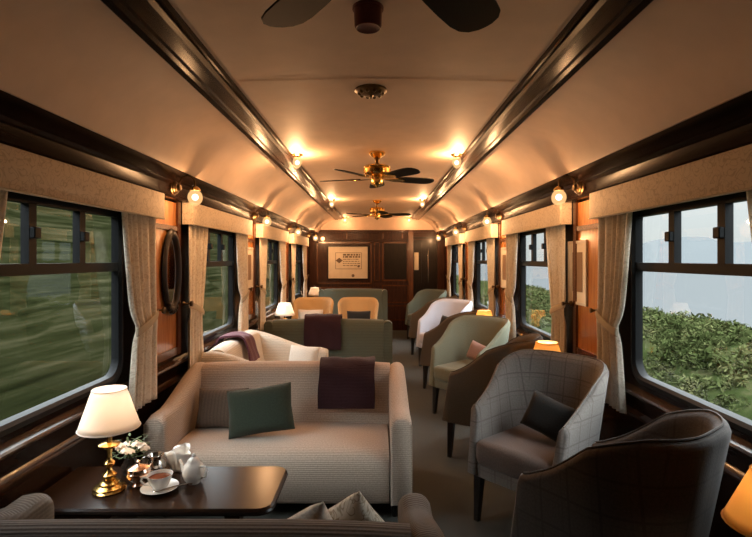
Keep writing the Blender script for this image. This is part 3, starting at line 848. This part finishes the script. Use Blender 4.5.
def make_lamp(loc, label, shade, zs0, zs1, r0, r1, watt, group):
    """zs0, zs1: shade foot and top above the base"""
    t = thing('table_lamp', label, 'table lamp', loc, 0, group)
    k = zs0/.22
    bm = B(); lathe(bm, [(0, 0), (.060, 0), (.062, .006), (.055, .012), (.058, .018), (.045, .024), (.034, .028), (.038, .034), (.024, .042), (0, .044)], n=28); obj('base', bm, 'brass', t)
    bm = B(); z = lambda v: .04+(zs0-.04)*v
    lathe(bm, [(0, z(0)), (.016, z(.01)), (.026, z(.06)), (.028, z(.12)), (.014, z(.18)), (.010, z(.24)), (.020, z(.30)), (.021, z(.34)), (.010, z(.40)), (.0085, z(.50)), (.011, z(.60)), (.034, z(.64)), (.040, z(.69)), (.034, z(.70)), (.010, z(.72)), (.010, z(1.25)), (0, z(1.26))], n=20); obj('stem', bm, 'brass', t)
    bm = B(); n = 40; rings = []
    for j in range(7):
        v = j/6; r = r0+(r1-r0)*v
        rings.append([(r*(1+.006*(i2 % 2))*math.cos(2*PI*i2/n), r*(1+.006*(i2 % 2))*math.sin(2*PI*i2/n), zs0+(zs1-zs0)*v) for i2 in range(n)])
    loft(bm, rings, cap=False); sh = obj('lamp_shade', bm, shade, t)
    sh.modifiers.new('thick', 'SOLIDIFY').thickness = .0015
    for zz, rr in ((zs0, r0), (zs1, r1)):
        bm = B(); tube(bm, [(rr*1.004*math.cos(2*PI*i2/30), rr*1.004*math.sin(2*PI*i2/30), zz) for i2 in range(31)], .0025, 5); obj('rim', bm, shade, sh)
    ld = bpy.data.lights.new('lamp_bulb', 'POINT'); ld.energy = watt; ld.color = (1.0, .80, .58); ld.shadow_soft_size = .025
    lo = bpy.data.objects.new('lamp_bulb', ld); COL.objects.link(lo); lo.parent = t; lo.location = (0, 0, zs0+(zs1-zs0)*.55)
    return t
LG = 'table lamps'
make_lamp((-1.065, 1.99, .50), 'brass table lamp with a white pleated shade on the tea table', 'white_shade', .25, .402, .112, .062, LAMP_W*1.0, LG)
make_lamp((-1.19, 6.45, .50), 'white shaded lamp on the table behind the green sofa', 'white_shade', .20, .35, .13, .075, LAMP_W*1.6, LG)
make_lamp((-1.20, 9.62, .50), 'farthest white shaded lamp, near the end wall at the left', 'white_shade', .22, .37, .13, .075, LAMP_W*1.6, LG)
make_lamp((.915, 1.15, .45), 'amber shaded table lamp cut off at the right edge', 'amber_shade', .355, .48, .10, .045, LAMP_W*1.0, LG)
make_lamp((1.07, 3.15, .45), 'amber shaded table lamp glowing behind the grey checked armchair', 'amber_shade', .29, .445, .112, .066, LAMP_W*3, LG)
make_lamp((1.09, 5.08, .45), 'amber shaded table lamp glowing behind the sage green armchair', 'amber_shade', .29, .445, .112, .066, LAMP_W*3, LG)

# ------------------------------------------------------------------ tea things
TZ = .50
t = thing('saucer', 'white saucer under the teacup on the tea table', 'saucer', (-.862, 1.985, TZ+.001))
bm = B(); lathe(bm, [(0, .002), (.03, .0), (.04, .002), (.06, .010), (.072, .016), (.071, .018), (.058, .013), (.036, .006), (0, .006)], n=36); o = obj('dish', bm, 'china', t)
t = thing('teacup', 'white china teacup full of tea on its saucer', 'teacup', (-.862, 1.985, TZ+.008))
bm = B(); lathe(bm, [(0, .0), (.022, .0), (.022, .005), (.030, .012), (.042, .034), (.049, .058), (.0475, .058), (.040, .034), (.026, .014), (0, .012)], n=36); obj('bowl', bm, 'china', t)
bm = B(); lathe(bm, [(0, .046), (.0435, .046), (.0435, .0465), (0, .047)], n=28); obj('tea', bm, 'tea', t)
bm = B(); tube(bm, [(-.042, -.01, .048), (-.062, -.012, .05), (-.07, -.012, .036), (-.058, -.01, .02), (-.034, -.008, .017)], .004, 8); obj('handle', bm, 'china', t)
t = thing('teaspoon', 'silver teaspoon lying across the saucer beside the teacup', 'teaspoon', (-.80, 1.975, TZ+.02), R_(25))
bm = B(); tube(bm, [(-.05, 0, -.003), (0, 0, .002), (.05, 0, .003), (.066, 0, .0)], [.0022, .002, .0025, .004], 6); obj('spoon_handle', bm, 'silver', t)
bm = B(); bmesh.ops.create_uvsphere(bm, u_segments=12, v_segments=8, radius=1, matrix=Matrix.Translation((-.062, 0, -.003)) @ Matrix.Diagonal((.018, .011, .004, 1))); obj('spoon_bowl', bm, 'silver', t)
t = thing('teapot', 'white china teapot with domed lid on the tea table', 'teapot', (-.755, 2.06, TZ), R_(-25)); t.scale = (.86, .86, .86)
bm = B(); lathe(bm, [(0, 0), (.030, 0), (.034, .006), (.046, .022), (.053, .045), (.052, .066), (.042, .088), (.030, .098), (.028, .103), (0, .103)], n=32); obj('pot_body', bm, 'china', t)
bm = B(); lathe(bm, [(0, .102), (.030, .102), (.027, .110), (.014, .119), (.006, .122), (.009, .131), (.005, .138), (0, .139)], n=24); obj('lid', bm, 'china', t)
bm = B(); tube(bm, [(-.035, 0, .035), (-.065, 0, .05), (-.075, 0, .075), (-.09, 0, .093)], [.017, .012, .009, .007], 10); obj('spout', bm, 'china', t)
bm = B(); tube(bm, [(.042, 0, .082), (.07, 0, .088), (.082, 0, .066), (.072, 0, .04), (.048, 0, .03)], .0055, 8); obj('handle', bm, 'china', t)
t = thing('sugar_bowl', 'rosy metal sugar bowl with knobbed lid beside the brass lamp', 'sugar bowl', (-.975, 2.045, TZ))
bm = B(); lathe(bm, [(0, 0), (.028, 0), (.022, .008), (.03, .018), (.046, .036), (.048, .05), (.044, .056), (0, .056)], n=28); obj('bowl', bm, 'rose_metal', t)
bm = B(); lathe(bm, [(0, .055), (.047, .056), (.042, .068), (.022, .078), (.006, .082), (.004, .088), (.008, .094), (0, .1)], n=24); obj('lid', bm, 'rose_metal', t)
t = thing('milk_jug', 'small silver milk jug between the sugar bowl and the teapot', 'milk jug', (-.945, 2.135, TZ))
bm = B(); lathe(bm, [(0, 0), (.024, 0), (.026, .008), (.038, .028), (.038, .048), (.028, .066), (.034, .085), (.032, .085), (.025, .068), (0, .06)], n=24); obj('jug_body', bm, 'silver', t)
bm = B(); tube(bm, [(-.032, 0, .075), (-.056, 0, .07), (-.058, 0, .045), (-.037, 0, .03)], .004, 8); obj('handle', bm, 'silver', t)
for k, (x, y, rz) in enumerate(((-.865, 2.185, .3),)):
    t = thing('napkin', 'crumpled white napkin standing behind the teacup and silver jug', 'napkin', (x, y, TZ))
    bm = B(); n = 18; rings = []
    for j in range(8):
        v = j/7; r = .03+.02*v
        rings.append([(r*(1+.22*math.sin(5*2*PI*i2/n*1.0+v*3))*math.cos(2*PI*i2/n), r*(1+.22*math.sin(5*2*PI*i2/n+v*2))*math.sin(2*PI*i2/n), 0.085*v+.012*math.sin(7*i2+v*5)*v+.0006) for i2 in range(n)])
    loft(bm, rings, cap=False); o = obj('folded_cloth', bm, 'china', t); o.modifiers.new('thick', 'SOLIDIFY').thickness = .002
t = thing('flower_vase', 'small dark glass vase of cream flowers behind the brass lamp', 'vase of flowers', (-1.055, 2.14, TZ))
bm = B(); lathe(bm, [(0, 0), (.026, 0), (.030, .005), (.038, .02), (.036, .04), (.024, .06), (.022, .068), (.027, .076), (.024, .076), (.019, .068), (0, .064)], n=28); obj('vase', bm, 'vase_glass', t)
rnd = random.Random(3)
heads = []
for k in range(9):
    a = 2*PI*k/9+rnd.random(); r = .02+.05*rnd.random(); h = .095+.05*rnd.random()
    p = (r*math.cos(a)+.01, r*math.sin(a), h); heads.append(p)
    st = B(); tube(st, [(0, 0, .05), (p[0]*.4, p[1]*.4, .09), p], .002, 5); so = obj('stem', st, 'stem', t)
    fb = B()
    for q in range(7):
        b2 = 2*PI*q/7
        mt = Matrix.Translation(p) @ Matrix.Rotation(b2, 4, 'Z') @ Matrix.Rotation(R_(35), 4, 'Y') @ Matrix.Translation((.013, 0, .004)) @ Matrix.Diagonal((.015, .010, .004, 1))
        bmesh.ops.create_icosphere(fb, subdivisions=1, radius=1, matrix=mt)
    bmesh.ops.create_icosphere(fb, subdivisions=1, radius=.006, matrix=Matrix.Translation((p[0], p[1], p[2]+.004)))
    obj('flower', fb, 'petal', so)
lf = B()
for k in range(46):
    a = rnd.random()*2*PI; r = .015+.06*rnd.random(); h = .07+.08*rnd.random()
    mt = Matrix.Translation((r*math.cos(a), r*math.sin(a), h)) @ Matrix.Rotation(a, 4, 'Z') @ Matrix.Rotation(rnd.uniform(-1, .6), 4, 'Y') @ Matrix.Diagonal((.017, .006, .0012, 1))
    bmesh.ops.create_icosphere(lf, subdivisions=1, radius=1, matrix=mt)
obj('leaves', lf, 'stem', t)

# ------------------------------------------------------------------ pictures and mirror
t = thing('oval_mirror', 'dark oval mirror in a carved frame on the left pier panel', 'mirror', (-1.329, 3.21, 1.34))
bm = B(); rings = []; n = 40
for r, x in ((.0, .0), (.022, .014), (.006, .026), (-.012, .03), (-.03, .024), (-.045, .010), (-.047, .0)):
    rings.append([(x, (.125+r)*math.cos(2*PI*i2/n), (.255+r)*math.sin(2*PI*i2/n)) for i2 in range(n)])
loft(bm, rings + [rings[0]], cap=False); obj('mirror_frame', bm, 'black_wood', t)
bm = B(); lathe(bm, [(0, .004), (1, .004), (1, .009), (0, .009)], (0, 0, 0), 40, 'x', .085, .215); obj('mirror_glass', bm, 'mirror', t)
for k in range(7):
    bm = B(); a = -PI/2+.22*(k-3); bmesh.ops.create_icosphere(bm, subdivisions=2, radius=.017, matrix=Matrix.Translation((.02, .125*math.cos(a), .258*math.sin(a)))); obj('carved_bead', bm, 'black_wood', t)

def picture(s, yc, zc, W, H, label, x=1.329):
    t = thing('framed_picture', label, 'picture', (s*x, yc, zc), 0, 'framed pictures on the piers')
    d = -s
    def fr(bm, y0, y1, z0, z1, tt, dep):
        for a in ((y0, y1, z0, z0+tt), (y0, y1, z1-tt, z1), (y0, y0+tt, z0+tt, z1-tt), (y1-tt, y1, z0+tt, z1-tt)):
            xs = sorted((0, d*dep)); box(bm, (xs[0], a[0], a[2]), (xs[1], a[1], a[3]))
    bm = B(); fr(bm, -W/2, W/2, -H/2, H/2, .018, .013); obj('picture_frame', bm, 'white_frame', t)
    bm = B(); xs = sorted((0, d*.006)); box(bm, (xs[0], -W/2+.015, -H/2+.015), (xs[1], W/2-.015, H/2-.015)); obj('mount', bm, 'paper', t)
    bm = B(); xs = sorted((d*.005, d*.008)); box(bm, (xs[0], -W*.27, -H*.30), (xs[1], W*.27, H*.32)); obj('print', bm, 'sepia', t)
    return t
picture(1, 3.30, 1.33, .30, .42, 'pale framed sepia print on the nearest pier of the right-hand wall')
picture(-1, 5.17, 1.33, .30, .42, 'pale framed print on the second pier of the left-hand wall')
picture(1, 5.20, 1.33, .24, .42, 'pale framed print on the second pier of the right-hand wall')
t = thing('wall_picture', 'large pale framed map print on the dark end wall', 'picture', (-.575, Y1-.02, 1.35))
def rect(bm, x0, x1, z0, z1, y0, y1): box(bm, (x0, y0, z0), (x1, y1, z1))
bm = B()
for a in ((-.41, .41, -.335, -.315), (-.41, .41, .315, .335), (-.41, -.39, -.315, .315), (.39, .41, -.315, .315)): rect(bm, *a, -.025, .02)
obj('picture_frame', bm, 'black_wood', t)
bm = B(); rect(bm, -.395, .395, -.32, .32, -.008, .012); obj('mount', bm, 'paper', t)
bm = B()
for a in ((-.25, .27, -.13, -.122), (-.25, .27, .19, .198), (-.25, -.242, -.13, .198), (.262, .27, -.13, .198)): rect(bm, *a, -.0095, -.007)
obj('print_border', bm, 'ink', t)
bm = B()
lathe(bm, [(0, 0), (.055, 0), (.055, .002), (0, .002)], (-.175, -.0095, .04), 4, 'y', 1, 1.3)
for r in range(6):
    z = .15-.042*r; x = -.10
    rr = random.Random(r)
    while x < .22:
        wv = .02+.05*rr.random(); rect(bm, x, min(x+wv, .24), z-(.012 if r < 2 else .007), z+(.02 if r < 2 else .006), -.0095, -.007); x += wv+.016
lathe(bm, [(0, 0), (.03, 0), (.03, .002), (0, .002)], (.10, -.0095, -.26), 16, 'y')
lathe(bm, [(0, 0), (.024, 0), (.024, .002), (0, .002)], (.21, -.0095, -.075), 12, 'y')
obj('map_drawing', bm, 'ink', t)

# ------------------------------------------------------------------ outside
def grass_mat(name, c0, c1, c2, scale=(1, 1, 1), sc=4):
    m, tt, b = nodes(name); setp(b, c0, .95, 0, 0, 0)
    tcn = tt.nodes.new('ShaderNodeTexCoord'); mp = tt.nodes.new('ShaderNodeMapping'); mp.inputs['Scale'].default_value = scale
    tt.links.new(tcn.outputs['Object'], mp.inputs[0])
    no = tt.nodes.new('ShaderNodeTexNoise'); no.inputs['Scale'].default_value = sc; no.inputs['Detail'].default_value = 7; no.inputs['Roughness'].default_value = .65
    tt.links.new(mp.outputs[0], no.inputs['Vector'])
    r = ramp(tt, [(.32, c0), (.5, c1), (.68, c2)]); tt.links.new(no.outputs[0], r.inputs[0]); tt.links.new(r.outputs[0], b.inputs['Base Color'])
    return m
M['hill'] = grass_mat('hill_grass', (.0021, .0026, .0009), (.0066, .0074, .0028), (.019, .0175, .009), (.5, .07, 3.2), 4)
M['bank'] = grass_mat('bank_grass', (.006, .009, .003), (.014, .019, .006), (.035, .033, .016), (1, 1, 1), 2.2)
M['bush'] = grass_mat('bush_leaves', (.014, .020, .006), (.034, .042, .015), (.07, .068, .03), (1, 1, 1), 3)
M['water'] = plain('lake_water', (.05, .053, .054), .7, 0, 0, 0)
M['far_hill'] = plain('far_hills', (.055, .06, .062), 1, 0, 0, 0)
def hgrid(bm, xs, ys, fz):
    g = [[bm.verts.new((x, y, fz(x, y))) for y in ys] for x in xs]
    for a, b in zip(g, g[1:]):
        for k in range(len(ys)-1): bm.faces.new((a[k], b[k], b[k+1], a[k+1]))
frange = lambda a, b, n: [a+(b-a)*k/n for k in range(n+1)]
def nz(x, y): return math.sin(x*1.7+y*.9)*.35+math.sin(x*.6-y*1.9+2)*.3+math.sin(x*3.1+y*2.7)*.15
bm = B(); hgrid(bm, frange(-1.9, -16, 40), frange(-10, 60, 90), lambda x, y: -.6 + (-x-1.9)*.62 + .3*nz(x, y)*min(1, (-x-1.9)/2))
struct('hill_left', bm, 'hill', angle=180)
def bankz(x, y): return -.66 + .95*math.exp(-((x-5.2)/2.2)**2) + .12*nz(x, y) - max(0, x-7)*.55
bm = B(); hgrid(bm, frange(1.9, 16, 40), frange(-12, 40, 80), bankz); struct('ground_bank', bm, 'bank', angle=180)
bm = B(); hgrid(bm, frange(9, 900, 4), frange(-500, 900, 4), lambda x, y: -5.0); struct('lake', bm, 'water')
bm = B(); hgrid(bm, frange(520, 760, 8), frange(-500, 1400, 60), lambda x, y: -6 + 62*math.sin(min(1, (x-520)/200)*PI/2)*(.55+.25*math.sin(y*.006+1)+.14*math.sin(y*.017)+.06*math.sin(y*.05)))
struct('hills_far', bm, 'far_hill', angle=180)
# rank growth on the bank: leaves too many to count, one object
rb = random.Random(11); bm = B()
def leafclump(cx, cy, cz, R, n):
    for _ in range(n):
        u = Vector((rb.gauss(0, 1), rb.gauss(0, 1), rb.gauss(0, 1))); u.normalize()
        p = Vector((cx, cy, cz)) + Vector((u.x*R, u.y*R, abs(u.z)*R*.8))*(.55+.45*rb.random())
        a = Vector((rb.gauss(0, 1), rb.gauss(0, 1), rb.gauss(0, 1)))*.026
        b = Vector((rb.gauss(0, 1), rb.gauss(0, 1), rb.gauss(0, 1)))*.018
        vs = [bm.verts.new(p-a*.9), bm.verts.new(p+b*.6), bm.verts.new(p+a*.9), bm.verts.new(p-b*.6)]
        bm.faces.new(vs)
for k in range(620):
    x = rb.uniform(2.7, 6.6); y = rb.uniform(2.0, 19); R = rb.uniform(.14, .36)
    leafclump(x, y, bankz(x, y)-.06, R, int(420*R/.4))
tag(obj('bushes', bm, 'bush', angle=180), 'tangled green undergrowth on the bank outside the right-hand windows', 'undergrowth', kind='stuff')
